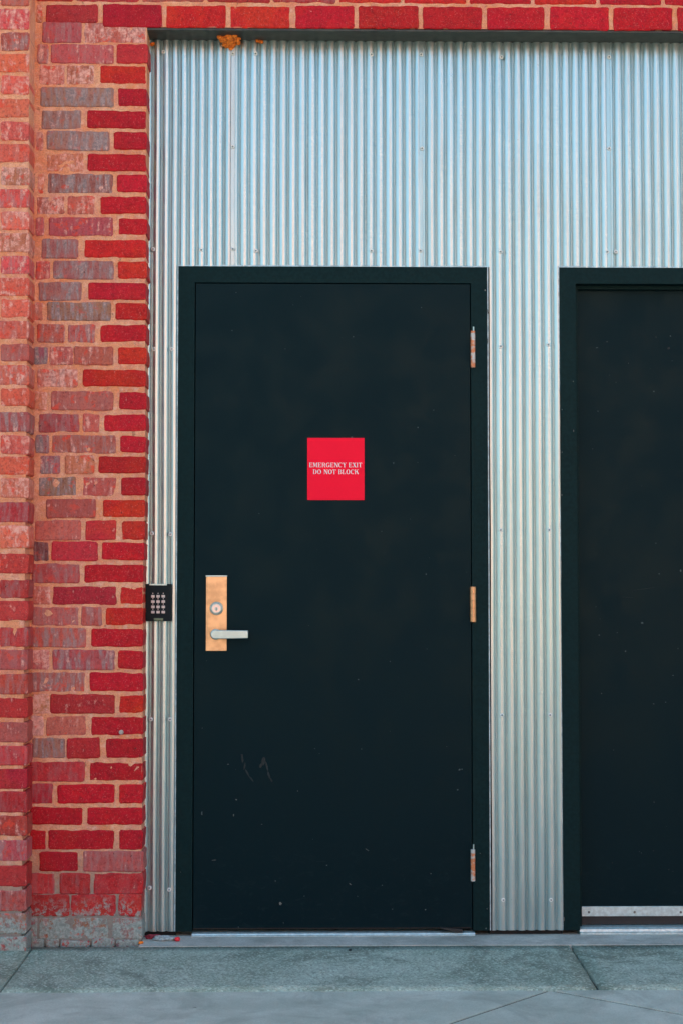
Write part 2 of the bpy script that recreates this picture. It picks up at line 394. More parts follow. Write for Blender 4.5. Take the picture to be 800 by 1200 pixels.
# the yard beyond the walk, to the horizon
bm = bmesh.new()
box(bm, -400, 400, -500, YB - 0.004, -0.5, -0.002)
build('yard_ground', bm, M_YARD, kind='structure')
bm = bmesh.new()
box(bm, -400, XL, YB, 300, -0.5, -0.02); box(bm, XR, 400, YB, 300, -0.5, -0.02); box(bm, XL, XR, 0.8, 300, -0.5, -0.17)
build('side_ground', bm, M_YARD, kind='structure')

# ------------------------------------------------------------------ bricks
KIND = {  # linear colour, smear, grey
    'R': ((0.52, 0.003, 0.016), 0.03, 0.0), 'M': ((0.55, 0.010, 0.010), 0.12, 0.0),
    'P': ((0.54, 0.085, 0.075), 0.50, 0.42), 'G': ((0.38, 0.11, 0.10), 0.42, 0.9),
    'L': ((0.58, 0.13, 0.09), 0.78, 0.35),
    'T': ((0.74, 0.10, 0.075), 0.62, 0.25), 'U': ((0.54, 0.040, 0.035), 0.42, 0.30), 'Q': ((0.52, 0.020, 0.030), 0.30, 0.12),
    'K': ((0.20, 0.05, 0.06), 0.3, 0.7), 'S': ((0.55, 0.24, 0.17), 1.0, 0.0)}
def jitter(c, a):
    k = 1 + random.uniform(-a, a); return (c[0] * k, c[1] * k * random.uniform(.8, 1.5), c[2] * k * random.uniform(.8, 1.25))
class Wall:
    def __init__(s):
        s.bm = bmesh.new()
        s.c = s.bm.verts.layers.float_color.new('brick_colour'); s.k = s.bm.verts.layers.float_color.new('brick_kind')
    def brick(s, x0, x1, z0, z1, yf, yb, kind='R', fine=True, bound=None):
        bm = s.bm; col, wear, grey = KIND[kind]; col = jitter(col, 0.16)
        wear = max(0, min(1.2, wear + random.uniform(-.12, .12))); grey = max(0, min(1, grey + random.uniform(-.25, .25) * (grey > 0)))
        seed = random.random(); ca = (*col, wear); ka = (grey, seed, 0, 1)
        if fine: nx_, nz_ = max(4, int((x1 - x0) / 0.012)), 6
        else: nx_, nz_ = 2, 2
        sx = random.uniform(0, 50)
        tilt = random.uniform(-0.0025, 0.0025); yoff = random.uniform(-0.0022, 0.0012)
        def P(u, v, inset=0.0):
            x = x0 + (x1 - x0) * u; z = z0 + (z1 - z0) * v
            eu = min(u, 1 - u) * (x1 - x0); ev = min(v, 1 - v) * (z1 - z0)
            z += tilt * (u - .5)
            if fine:
                j = 0.0026 * noise.noise(Vector((x * 38 + sx, z * 38, sx))) + 0.0016 * noise.noise(Vector((x * 110, z * 110, sx)))
                j2 = 0.0022 * noise.noise(Vector((x * 38, z * 38 + sx, sx + 9)))
                x += j2 if eu < 0.003 else 0; z += j if ev < 0.003 else 0
                if eu < 0.003 and ev < 0.003:   # blunt the corners
                    x += 0.0028 * (1 if u < .5 else -1); z += 0.0028 * (1 if v < .5 else -1)
            return x, z, eu, ev
        gridv = []
        us = [0, 0.004 / (x1 - x0)] + [i / nx_ for i in range(1, nx_)] + [1 - 0.004 / (x1 - x0), 1] if fine else [0, .5, 1]
        vs_ = [0, 0.004 / (z1 - z0)] + [i / nz_ for i in range(1, nz_)] + [1 - 0.004 / (z1 - z0), 1] if fine else [0, .5, 1]
        us = sorted(us); vs_ = sorted(vs_)
        def new(x, y, z):
            v = bm.verts.new((x, y, z)); v[s.c] = ca; v[s.k] = ka; return v
        for u in us:
            row = []
            for v in vs_:
                x, z, eu, ev = P(u, v)
                y = yf + yoff
                if fine:
                    y += 0.0012 * noise.noise(Vector((x * 20, z * 20, sx))) + (0.0020 if min(eu, ev) < 0.0005 else 0)
                row.append(new(x, y, z))
            gridv.append(row)
        U, V = len(us), len(vs_)
        for i in range(U - 1):
            for j in range(V - 1): bm.faces.new((gridv[i][j], gridv[i + 1][j], gridv[i + 1][j + 1], gridv[i][j + 1]))
        ring = [gridv[i][0] for i in range(U)] + [gridv[-1][j] for j in range(1, V)] + [gridv[i][-1] for i in range(U - 2, -1, -1)] + [gridv[0][j] for j in range(V - 2, 0, -1)]
        back = [new(v.co.x, yb, v.co.z) for v in ring]
        for i in range(len(ring)):
            k = (i + 1) % len(ring); bm.faces.new((ring[i], back[i], back[k], ring[k]))
    def mortar(s, x0, x1, z0, z1, yf, yb, step=0.016):
        bm = s.bm; nx_ = max(2, int((x1 - x0) / step)); nz_ = max(2, int((z1 - z0) / step)); rows = []
        for i in range(nx_ + 1):
            row = []
            for j in range(nz_ + 1):
                x = x0 + (x1 - x0) * i / nx_; z = z0 + (z1 - z0) * j / nz_
                y = yf + 0.0020 * noise.noise(Vector((x * 23, z * 23, 4))) + 0.0012 * noise.noise(Vector((x * 70, z * 70, 1)))
                row.append(bm.verts.new((x, y, z)))
            rows.append(row)
        fs = []
        for i in range(nx_):
            for j in range(nz_): fs.append(bm.faces.new((rows[i][j], rows[i + 1][j], rows[i + 1][j + 1], rows[i][j + 1])))
        ring = [rows[i][0] for i in range(nx_ + 1)] + [rows[-1][j] for j in range(1, nz_ + 1)] + [rows[i][-1] for i in range(nx_ - 1, -1, -1)] + [rows[0][j] for j in range(nz_ - 1, 0, -1)]
        back = [bm.verts.new((v.co.x, yb, v.co.z)) for v in ring]
        for i in range(len(ring)):
            k = (i + 1) % len(ring); fs.append(bm.faces.new((ring[i], back[i], back[k], ring[k])))
        for f in fs: f.material_index = 1
    def done(s, name, parent, **k):
        return build(name, s.bm, [M_BRICK, M_MORTAR], parent, **k)

# courses of the pier beside the doors: (top row, bottom row, [(left, right, kind) ...]) measured on the photograph
A = [
 (27, 49, [(51, 95, 'P'), (100, 170, 'L')]),
 (53.2, 73.2, [(45, 56, 'L'), (61, 132.5, 'P'), (138, 172.5, 'Q')]),
 (77.5, 97.5, [(47.5, 75, 'L'), (79.5, 110, 'L'), (117.5, 171.5, 'M')]),
 (103.8, 123.8, [(48.7, 132.5, 'G'), (138.7, 172.5, 'R')]),
 (130, 150, [(50, 95, 'G'), (102.5, 171.5, 'R')]),
 (155, 175, [(43, 50, 'L'), (56, 127.5, 'G'), (133.7, 172.5, 'R')]),
 (181, 200, [(56, 97.5, 'L'), (103, 171.5, 'R')]),
 (205, 225, [(45, 51, 'L'), (57.5, 131.5, 'G'), (137.5, 172.5, 'R')]),
 (231, 250, [(44, 75, 'L'), (80.5, 110, 'L'), (118, 171.5, 'R')]),
 (256, 275, [(43, 51, 'P'), (58.7, 131.5, 'P'), (138.7, 172.5, 'R')]),
 (281.5, 301.5, [(50, 91, 'G'), (99.5, 171.5, 'M')]),
 (307, 326, [(43, 58.5, 'L'), (63.7, 132.5, 'G'), (138.3, 172.5, 'M')]),
 (332, 351, [(46.5, 95, 'G'), (103.5, 171.5, 'R')]),
 (355.5, 374.5, [(41, 50, 'L'), (56.5, 129.5, 'G'), (135.7, 172.3, 'M')]),
 (381, 400, [(45, 75, 'P'), (80.5, 111, 'P'), (118, 172, 'R')]),
 (407.5, 426.5, [(41, 56, 'G'), (59.5, 85, 'L'), (88, 132, 'P'), (138.7, 172, 'M')]),
 (433.7, 452.5, [(45, 90.5, 'L'), (97.5, 171.5, 'M')]),
 (460, 479.5, [(41, 54, 'L'), (61.5, 132, 'P'), (140, 172, 'R')]),
 (486, 505, [(46.5, 92.5, 'P'), (98, 116.5, 'P'), (122, 171.3, 'R')]),
 (511, 530, [(42.5, 57, 'G'), (62, 135, 'P'), (141.5, 171.3, 'R')]),
 (535, 554, [(48, 70, 'G'), (77.5, 110, 'L'), (115.7, 171.3, 'M')]),
 (560, 580, [(46.5, 89, 'G'), (98, 136, 'P'), (142.5, 171.3, 'R')]),
 (586, 605.5, [(55.5, 111.5, 'P'), (121, 170.5, 'M')]),
 (611, 632, [(42.5, 94.5, 'P'), (101, 135.7, 'Q'), (143.3, 170, 'M')]),
 (636, 656, [(40.5, 56.5, 'K'), (61.5, 113.7, 'Q'), (120, 169.5, 'R')]),
 (662, 682, [(38.7, 93, 'P'), (99.5, 168.7, 'R')]),
 (688, 707.5, [(38.7, 58.7, 'L'), (62.5, 135.7, 'Q'), (141.3, 168, 'M')]),
 (712.5, 732, [(38.7, 92, 'P'), (96.3, 118.7, 'P'), (124.3, 168, 'M')]),
 (737, 757.5, [(36.3, 100, 'P'), (107.5, 168, 'R')]),
 (763, 783.7, [(37.5, 57, 'L'), (62.5, 133.7, 'P'), (138.7, 168, 'R')]),
 (788.7, 809.5, [(36.3, 98.7, 'P'), (105.5, 168, 'R')]),
 (815, 835, [(36.3, 57.5, 'L'), (60, 133.7, 'Q'), (140, 168, 'M')]),
 (840.5, 861, [(37, 50, 'S'), (55, 100, 'P'), (107, 168, 'R')]),
 (866, 887.5, [(39.5, 75.7, 'G'), (79.5, 116.3, 'Q'), (124.5, 168, 'R')]),
 (893.7, 915, [(36, 98.5, 'Q'), (105, 167.5, 'R')]),
 (919.5, 941, [(35.5, 61.5, 'Q'), (67.5, 134.4, 'R'), (140, 168, 'R')]),
 (946.5, 966, [(35.4, 97, 'R'), (102.6, 167.5, 'R')]),
 (973, 995.5, [(35.4, 54, 'R'), (57, 134, 'R'), (140, 167.5, 'R')]),
 (998.5, 1020.5, [(46.5, 91.5, 'R'), (99, 167.5, 'P')]),
 (1024.5, 1047, [(35.5, 63, 'Q'), (71, 105, 'Q'), (111, 167, 'Q')]),
 (1049.5, 1072.5, [(36.6, 81, 'Q'), (84, 135, 'Q'), (140, 165, 'Q')]),
 (1076.5, 1099.5, [(36, 43, 'G'), (46.5, 126, 'G'), (132.6, 166, 'G')]),
]
wall = empty('brick_wall', (0, 0, 0), label='weathered red brick wall with orange mortar framing the metal clad doorway', cat='wall')
pier = Wall()
lo = WZ(1108, 100, BF)
for (t0, b0, row) in A:
    for i, (xa_, xb_, kd) in enumerate(row):
        if kd not in 'RM': xa_ -= 1.0; xb_ += 1.0
        dt = 1.3 if kd not in 'RM' else 0.3
        xm = (xa_ + xb_) / 2; ym = (t0 + b0) / 2
        x0, x1 = W(xa_, ym, BF)[0], W(xb_, ym, BF)[0]
        z0, z1 = W(xm, b0 + dt, BF)[1], W(xm, t0 - dt, BF)[1]
        last = i == len(row) - 1
        pier.brick(x0, x1, z0, z1, BF, 0.02 if last else BF + 0.05, kd)
XP = WX(33.0, 600, BF) - 0.01
XJ = W(168, 800, BF)[0]
zt_l = WZ(26.5, 100, BF)
# mortar bed behind, its right side following the slight lean of the corner
for (ya, yb_, px_) in ((20, 470, 171.2), (470, 610, 170.2), (610, 1108, 166.9)):
    pier.mortar(XP, W(px_, (ya + yb_) / 2, BF)[0], WZ(yb_, 170, BF), WZ(ya, 170, BF), BF + 0.0022, 0.02, 0.012)
# rubble base under the lowest course
zb = WZ(1102, 100, BF)
xx = WX(37, 1105, BF)
while xx < WX(165, 1105, BF):
    w = random.uniform(0.03, 0.10)
    pier.brick(xx, min(xx + w, WX(167, 1105, BF)), 0.0, zb + random.uniform(0, .006), BF - random.uniform(0.0, 0.010), BF + .05, random.choice('KGQ'))
    xx += w + 0.006
pier.done('door_pier', wall)

# pilaster at the left
pil = Wall()
rows = [(-16, 6), (11.5, 33.5), (39, 58.5), (64.5, 83.5), (90, 109.5), (116.5, 136.5), (143.5, 163.5), (170, 189), (196.5, 216), (222.5, 242.5), (249, 268.5),
        (274, 294), (301, 320), (327, 346), (351.5, 371), (377, 396), (404, 422.5), (429, 450), (456, 474.5), (484, 505), (511, 531), (536, 555), (561, 582.5),
        (589, 611), (617, 641), (650, 671), (680, 700), (705, 726), (736, 757), (762.5, 784), (791, 812.5), (819, 840), (847.5, 869), (875, 896),
        (902, 923.5), (928.5, 951), (957, 978.5), (985.5, 1008), (1015.5, 1038), (1045, 1067), (1071.5, 1093.5), (1099, 1119)]
kinds = 'PTPTTTTTLTTLTTTTPTTPTTLUTUUUUPUQPUQQUPUPGG'
for i, (t0, b0) in enumerate(rows):
    er = 34.5 - 3.5 * max(0, (t0 - 500)) / 600
    z0, z1 = WZ(b0 + 1, 20, PF), WZ(t0 - 1, 20, PF)
    xr = W(er, (t0 + b0) / 2, PF)[0]
    if i % 2: cuts = [xr - 0.205, xr - 0.42, xr - 0.635]
    else: cuts = [xr - 0.10, xr - 0.315, xr - 0.53, xr - 0.635]
    kd = kinds[i % len(kinds)]
    prev = xr
    for c0 in cuts:
        if prev - c0 > 0.03:
            pil.brick(c0 + (0.010 if c0 > xr - .63 else 0), prev, z0, z1, PF, BF + 0.02, kd, fine=True)
        prev = c0; kd = random.choice('PTUT')
pil.mortar(WX(30, 600, PF) - 0.625, WX(30, 600, PF) - 0.0002, 0.0, WZ(-20, 20, PF), PF + 0.0028, BF + 0.03, 0.015)
XPL = WX(30, 600, PF) - 0.62
# further courses above the picture
zz = WZ(-22, 20, PF)
crs = 0.0725
while zz < 4.4:
    k = int(round(zz / crs)); x = XPL; xr = WX(34, 0, PF); prev = xr; off = 0.10 if k % 2 else 0.205
    while prev > XPL + 0.03:
        c0 = max(XPL, prev - off); off = 0.215
        pil.brick(c0 + 0.005, prev - 0.005, zz + 0.005, zz + crs - 0.007, PF, BF + 0.02, random.choice('PLQP'), fine=False); prev = c0
    zz += crs
pil.mortar(XPL + 0.005, WX(30, 0, PF) - 0.001, WZ(-20, 20, PF), 4.4, PF + 0.004, BF + 0.03, 0.06)
pil.done('pilaster', wall)

# lintel courses over the doors
XOR = WX(1062, 600, 0)                       # far right jamb of the opening
lin = Wall()
zl0a, zl0b = WZ(31.5, 180, BF), WZ(36.0, 800, BF)
zl0 = (zl0a + zl0b) / 2
ztop1 = WZ(7, 400, BF)
edges = [(54, 115), (121, 190), (195, 265), (270, 340), (346, 415), (420, 490), (495, 564), (570, 637), (644, 713), (718, 787)]
for i in range(6): edges.append((793 + 75 * i, 862 + 75 * i))
for i, (a_, b_) in enumerate(edges):
    x0, x1 = WX(a_, 18, BF), WX(b_, 18, BF)
    kd = 'Q' if i == 0 else random.choice('RRRM')
    KIND_bak = KIND['R']
    lin.brick(x0, x1, zl0 + (0.012 if b_ < 172 else 0.0) , ztop1 + random.uniform(-.002, .002), BF, 0.0, kd)
lin.brick(WX(43, 18, BF), WX(50, 18, BF), zl0 + .012, ztop1, BF, 0, 'L')
# running bond above, individually laid, up to 4.4 m
z = ztop1 + 0.010; k = 0
xs0 = WX(43, 0, BF)
while z < 4.4:
    x = xs0 + (0.02 if k % 2 else 0.125) - 0.215
    while x < XR - 0.2:
        a_, b_ = max(xs0, x + .005), x + 0.210
        if b_ - a_ > 0.03:
            lin.brick(a_, b_, z, z + crs - 0.012, BF, BF + 0.05, random.choice('RRMQ' if x > -0.5 else 'QPLQ'), fine=(k < 1 and x < 1.6))
        x += 0.215
    z += crs; k += 1
lin.mortar(XP, W(170.5, 20, BF)[0], WZ(27, 170, BF), ztop1 + .3, BF + 0.0022, 0.0, 0.014)
lin.mortar(W(170.5, 20, BF)[0], 1.9, zl0 + 0.0015, ztop1 + .3, BF + 0.0022, 0.0, 0.014)
lin.mortar(1.9, XR, zl0 + 0.0015, ztop1 + .3, BF + 0.0035, 0.0, 0.08)
lin.mortar(XP, XR, ztop1 + .3, 4.4, BF + 0.0045, 0.0, 0.1)
lin.done('lintel_brickwork', wall)

# left continuation and right pier (outside the frame), and the parapet wall above
oth = Wall()
def field(x0, x1, z0, z1, yf, kinds_):
    z = z0; k = 0
    while z < z1:
        x = x0 + (0 if k % 2 else -0.1075)
        while x < x1 - 0.03:
            a_, b_ = max(x0, x + .005), min(x1 - 0.005, x + .210)
            if b_ - a_ > .03: oth.brick(a_, b_, z, min(z1, z + crs - .012), yf, yf + .05, random.choice(kinds_), fine=False)
            x += .215
        z += crs; k += 1
    oth.mortar(x0, x1, 0, z1, yf + 0.004, 0.02, 0.12)
field(XL, XPL, 0.0, 4.4, BF, 'PLQRGQ')
field(XOR, XR, 0.0, zl0 - .002, BF, 'RRMQ')
oth.done('side_brickwork', wall)
def upper():
    t = NT('upper_brickwork')
    b = t.n('TexBrick'); m = t.n('Mapping'); t.l(t.tc.outputs['Object'], m.inputs[0]); m.inputs['Rotation'].default_value = (R(90), 0, 0)
    t.l(m.outputs[0], b.inputs['Vector']); b.inputs['Scale'].default_value = 1
    b.inputs['Brick Width'].default_value = 0.215; b.inputs['Row Height'].default_value = crs; b.inputs['Mortar Size'].default_value = 0.006
    b.inputs['Color1'].default_value = (0.47, 0.01, 0.03, 1); b.inputs['Color2'].default_value = (0.42, 0.06, 0.06, 1); b.inputs['Mortar'].default_value = MORTAR
    return t.out(b.outputs['Color'], 0.75)
bm = bmesh.new()
box(bm, XL, XR, BF + 0.001, 0.5, 4.403, 7.0)
box(bm, XL, XP - 0.02, 0.03, 0.5, 0, 4.403)
box(bm, XL, XR, 0.12, 0.5, zl0 + 0.004, 4.403)
box(bm, XR - 0.3, XR, 0.03, 0.5, 0, zl0)
build('parapet', bm, upper(), wall)
# steel angle carrying the lintel
bm = bmesh.new()
box(bm, WX(170.3, 40, BF), XOR + 0.1, BF + 0.004, 0.10, zl0 - 0.0075, zl0 - 0.0012)
build('steel_lintel', bm, M_STEELBLACK, wall, label='dark painted steel angle under the lintel bricks')
# small stub of an old anchor in the pier
bm = bmesh.new(); ax, az = W(142.5, 858, BF)
cyl_y(bm, ax, az, 0.0075, BF - 0.008, BF + 0.01, 14); cyl_y(bm, ax + .001, az + .001, 0.005, BF - 0.012, BF - 0.0075, 10)
build('anchor_stub', bm, simple('weathered_stub', (0.42, 0.38, 0.34, 1), 0.7), wall, bevel=0.0015)

# ------------------------------------------------------------------ corrugated steel
PX = WX(500, 600) - WX(499, 600)             # metres per photo pixel on the wall plane
AMP = 0.0110
TOPZ = zl0 - 0.002
FT = WZ(312.5, 390, -0.012)                  # top of the door frames
cl = empty('corrugated_cladding', (0, 0, 0), label='galvanised corrugated steel sheeting filling the wall around both black doors', cat='cladding')
def prof(c):                                  # 0..1 over one pitch -> height, broad crest and narrower trough
    a = abs((c + 0.5) % 1.0 - 0.5)
    t = max(0.0, (a - 0.13) / 0.37)
    return math.cos(math.pi / 2 * t) * (1 - 0.10 * min(1, a / 0.13) ** 2 * (1 - t))
def sheet(px_start, px_end, first_crest, pitch, lap, regions, seed, screws):
    """regions: (px0, px1, zlow); corrugation measured in photo pixels at mid height"""
    bm = bmesh.new()
    x_of = lambda p: WX(p, 312)
    for (a_, b_, zlow) in regions:
        n = max(2, int((b_ - a_) / pitch * 24)); m = max(2, int((TOPZ - zlow) / 0.06)); rows = []
        for i in range(n + 1):
            p = a_ + (b_ - a_) * i / n
            if lap and p < px_start + lap: h = 1.06 - 0.50 * (p - px_start) / lap
            else:
                q = (p - first_crest) / pitch
                h = prof(q)
                if lap and p < first_crest - pitch / 2: h = max(h, prof(min(0.5, (p - px_start - lap) / (first_crest - pitch / 2 - px_start - lap) * 0.5)))
            x = x_of(p); row = []
            for j in range(m + 1):
                z = zlow + (TOPZ - zlow) * j / m
                dx = 0.0016 * noise.noise(Vector((x * 3, z * 2.2, seed)))
                dy = 0.0030 * noise.noise(Vector((x * 2.5, z * 1.6, seed + 5))) + 0.0006 * noise.noise(Vector((x * 30, z * 6, seed)))
                if j == 0 : z += 0.0012 * noise.noise(Vector((x * 40, 0, seed)))
                row.append(bm.verts.new((x + dx, -AMP * h + dy, z)))
            rows.append(row)
        for i in range(n):
            for j in range(m): bm.faces.new((rows[i][j], rows[i + 1][j], rows[i + 1][j + 1], rows[i][j + 1]))
    o = build('corrugated_sheet', bm, M_GALV, cl, smooth=True)
    so = o.modifiers.new('gauge', 'SOLIDIFY'); so.thickness = 0.0008; so.offset = 0; so.use_rim = False
    for (sx_, sy_) in screws:
        x, z = W(sx_, sy_, -AMP); q = (sx_ - first_crest) / pitch; y = -AMP - 0.0006
        b2 = bmesh.new()
        cyl_y(b2, x, z, 0.0072, y + 0.006, y - 0.0014, 20, r2=0.0064)
        a0 = random.random(); 
        cyl_y(b2, x + random.uniform(-.0006, .0006), z, 0.0030, y - 0.0014, y - 0.0044, 6, mi=1)
        build('screw', b2, [M_SCREW, M_HEAD], o, bevel=0.0005)
    return o
ZB = WZ(1091, 300) + 0.001
LE, RE = 210.5, 572.5                        # outer edges of the first frame
LE2, RE2 = 655.5, 1021.5
sheet(174, 271, 257, 10.45, 0, [(174, LE, ZB), (LE, 271, FT)], 1.0,
      [(192, 61), (180, 292), (236, 293), (181, 409), (201.7, 409), (178.5, 625), (200, 626), (177, 843), (199.5, 843), (175.5, 1040.5), (198.6, 1042.6)])
sheet(270.5, 491.5, 285.8, 11.34, 5.5, [(270.5, 491.5, FT)], 2.0,
      [(273, 63), (300, 63), (435, 64), (273, 172), (273, 292), (300, 294), (435, 294)])
sheet(490.5, 711.5, 504.6, 11.34, 5.5, [(490.5, RE, FT), (RE, LE2, ZB), (LE2, 711.5, FT)], 3.0,
      [(493, 64), (587, 67), (494, 174), (492, 294), (586, 295), (586, 406), (642, 404), (586, 621), (643, 621), (587.5, 838), (644, 838), (589, 1054.6), (645, 1054.5)])
sheet(710.5, 931, 725, 11.34, 5.5, [(710.5, 931, FT)], 4.0, [(713, 67), (713, 174), (711, 295), (721, 295)])
sheet(930, 1063, 944, 11.34, 5.5, [(930, RE2, FT), (RE2, 1063, ZB)], 5.0, [])
# thin edge trims: side of the opening, round the frames
def strip(name, pts, mat, w=0.004):
    bm = bmesh.new()
    for (x0, x1, y0, y1, z0, z1) in pts: box(bm, x0, x1, y0, y1, z0, z1)
    return build(name, bm, mat, cl, bevel=0.0008)
M_TRIM = simple('trim_steel', (0.40, 0.55, 0.60, 1), 0.55, 0.5, 0.2, 0.2, 50)
xl = WX(174.5, 800); 
strip('edge_trim', [(xl - 0.014, xl + 0.001, -0.006, 0.012, ZB, TOPZ)], M_TRIM)
fx = lambda p: WX(p, 700)
f1l, f1r = fx(208), fx(571.3); f2l, f2r = fx(656.5), fx(1022)
t_ = 0.0042; yt = -0.0105
strip('frame_trim', [(f1l - t_, f1l + 0.001, yt, 0.004, ZB, FT + t_), (f1l - t_, f1r + t_, yt - .0006, 0.003, FT - .001, FT + t_ + .0006), (f1r - .001, f1r + t_, yt, 0.004, ZB, FT + t_)], M_TRIM)
strip('frame_trim', [(f2l - t_, f2l + 0.001, yt, 0.004, ZB, FT + t_), (f2l - t_, f2r + t_, yt - .0006, 0.003, FT - .001, FT + t_ + .0006), (f2r - .001, f2r + t_, yt, 0.004, ZB, FT + t_)], M_TRIM)
bm = bmesh.new(); box(bm, XP, XOR + .3, 0.006, 0.10, FT + .02, TOPZ + .01); box(bm, fx(160), f1l - .001, 0.006, 0.10, -0.01, FT + .02); box(bm, f1r + .001, f2l - .001, 0.006, 0.10, -.01, FT + .02); box(bm, f2r + .001, XOR + .3, 0.006, .10, -.01, FT + .02)
build('backing_board', bm, M_DARK, cl)

# ------------------------------------------------------------------ doors
def flecks(bm, pts, y, mi):
    for (px, py, w, h, ang) in pts:
        cx, cz = W(px, py, y); n = 9; out = []
        for i in range(n):
            t = 2 * math.pi * i / n; r = random.uniform(.65, 1.2)
            ex, ez = w * PX * .5 * r * math.cos(t), h * PX * .5 * r * math.sin(t)
            out.append((cx + ex * math.cos(ang) - ez * math.sin(ang), cz + ex * math.sin(ang) + ez * math.cos(ang)))
        prism(bm, out, y - 0.0004, y + 0.001, mi)
def frame_mesh(xl_, xr_, face, y0, y1, stop, stop_y0):
    """one hollow metal frame: two jambs and a head, mitred in one mesh, plus a stop set back behind the face"""
    bm = bmesh.new()
    zt_ = FT
    prism(bm, [(xl_, ZB), (xl_ + face, ZB), (xl_ + face, zt_ - face), (xr_ - face, zt_ - face), (xr_ - face, ZB), (xr_, ZB), (xr_, zt_), (xl_, zt_)], y0, y1)
    if stop:
        a, b, c = xl_ + face - .001, xr_ - face + .001, zt_ - face + .001
        prism(bm, [(a, ZB), (a + stop, ZB), (a + stop, c - stop), (b - stop, c - stop), (b - stop, ZB), (b, ZB), (b, c), (a, c)], stop_y0, y1 - .002)
    return bm

YF = -0.0135
d1 = empty('emergency_exit_door', (fx(390), 0, ZB), label='black steel door carrying the red sign, with bronze lock plate and lever', cat='door')
face = 0.0545
bm = frame_mesh(f1l, f1r, face, YF, 0.12, 0.016, 0.034)
flecks(bm, [(571, 365, 1.2, 6, 0.1), (570.8, 400, 1, 9, 0), (570, 1065, 1.4, 1.4, 0), (569, 1088, 1.5, 2, 0), (562, 1000, 1, 1, 0), (212, 1022, 1, 1, 0), (568, 340, 2, 3, .2)], YF, 1)
build('frame', bm, [M_FRAME, M_CHIP], d1, bevel=0.0012)
lx0, lx1 = f1l + face + 0.0032, f1r - face - 0.0028
lz0, lz1 = WZ(1086.5, 390), FT - face - 0.003
bm = bmesh.new()
box(bm, lx0, lx1, YF + 0.0035, 0.032, lz0, lz1)
yl = YF + 0.0035
fl = [(284, 888, 3, 11, .15), (287, 897, 2, 9, -.2), (290, 906, 2.2, 12, .5), (295, 913, 2, 7, .6), (309, 892, 4, 10, -.2), (306, 897, 3, 7, -.5), (313, 898, 2.2, 12, .2), (315, 908, 2.5, 9, .3), (318, 914, 2, 5, .5)]
M_SCUFF = simple('grey_scuff', (0.0060, 0.0110, 0.0115, 1), 0.7, 0, 0.6, 0.2, 120)
flecks(bm, fl, yl, 2)
flecks(bm, [(267.5, 895.5, 2, 1.2, 0), (277, 937, 2.2, 1.6, 0), (329, 1059, 3.2, 4, .2), (307, 966, 1.2, 1, 0), (410, 1036, 4, 1, -.7), (383, 1014, 1.4, 1.2, 0), (430, 996, 5, .6, -.6),
            (498, 1066, 1.4, 1.6, 0), (349, 927, 1.2, 1, 0), (251, 1008, 5, .6, .1), (274, 955, 1, 3, 0)], yl, 1)
# vertical drips below the lever
build('leaf', bm, [M_DOOR, M_CHIP, M_SCUFF], d1, bevel=0.0018)
# hinges
def hinge(y0p, y1p, mat, rpx, pin):
    x = WX(553.4, (y0p + y1p) / 2, YF); za, zb_ = WZ(y1p, 553, YF), WZ(y0p, 553, YF)
    r = rpx * PX / 2; yc = YF - r * 0.55
    h = bmesh.new(); L = zb_ - za
    for i in range(5):
        cyl_z(h, x, yc, r, za + L * i / 5 + .0006, za + L * (i + 1) / 5 - .0006, 22)
    cyl_z(h, x, yc, r * .93, za, zb_, 18)
    box(h, x - r * .75, x + r * .75, yc, YF + .012, za + .001, zb_ - .001)
    o = build('hinge', h, mat, d1, bevel=0.0009)
    if pin:
        h = bmesh.new(); cyl_z(h, x + 0.002, yc, r * .34, zb_ - .001, zb_ + pin, 12); build('hinge_pin', h, M_NICKEL, o)
    return o
tag(hinge(388, 431, M_HINGE, 5.4, 0.014), 'worn top hinge with chipped pale and rusty paint')
tag(hinge(687.5, 729, M_HINGE2, 7.2, 0), 'clean orange bronze middle hinge')
tag(hinge(995, 1032.5, M_HINGE, 5.2, 0.016), 'worn bottom hinge with chipped pale and rusty paint')
# lock plate, cylinder, lever
pxa, pza = W(241.3, 763, YF); pxb, pzb = W(266.3, 674.5, YF)
bm = bmesh.new(); box(bm, pxa, pxb, yl - 0.006, yl + .001, pza, pzb)
plate = build('lock_plate', bm, M_BRONZE, d1, bevel=0.0016)
bm = bmesh.new(); box(bm, pxa - .0005, pxb + .0012, yl - 0.0105, yl - .0055, pzb - .004, pzb + .0008)
build('plate_lip', bm, M_NICKEL, plate, bevel=0.0008)
cx, cz = W(254, 713, YF)
bm = bmesh.new(); cyl_y(bm, cx, cz, 0.0225, yl - .006, yl - 0.012, 40, r2=.0205)
cyl_y(bm, cx, cz, 0.0195, yl - .011, yl - .017, 40, r2=.0165)
cyli = build('cylinder_collar', bm, M_NICKEL, plate, bevel=0.001)
bm = bmesh.new(); cyl_y(bm, cx, cz, 0.0135, yl - .015, yl - .0185, 32)
build('cylinder_face', bm, M_ROSEFACE, plate, bevel=.0006)
bm = bmesh.new(); cyl_y(bm, cx, cz - .001, 0.0058, yl - .018, yl - .0195, 20); build('plug', bm, M_NICKEL, plate)
bm = bmesh.new(); box(bm, cx - .0011, cx + .0011, yl - .0202, yl - .019, cz - .0075, cz + .003); build('keyway', bm, M_DARK, plate)
hx, hz = W(253.2, 743.3, YF)
bm = bmesh.new(); cyl_y(bm, hx, hz, 0.0185, yl - .005, yl - .012, 36, r2=.017); cyl_y(bm, hx, hz, .0105, yl - .011, yl - .05, 28)
build('lever_rose', bm, M_NICKEL, plate, bevel=.001)
bm = bmesh.new()
ex = WX(291, 743, yl - .055)
pts = []
for i in range(13):
    a_ = R(90 + 180 * i / 12); pts.append((hx + 0.0005 + .0145 * math.cos(a_), hz + .0002 + .0145 * math.sin(a_)))
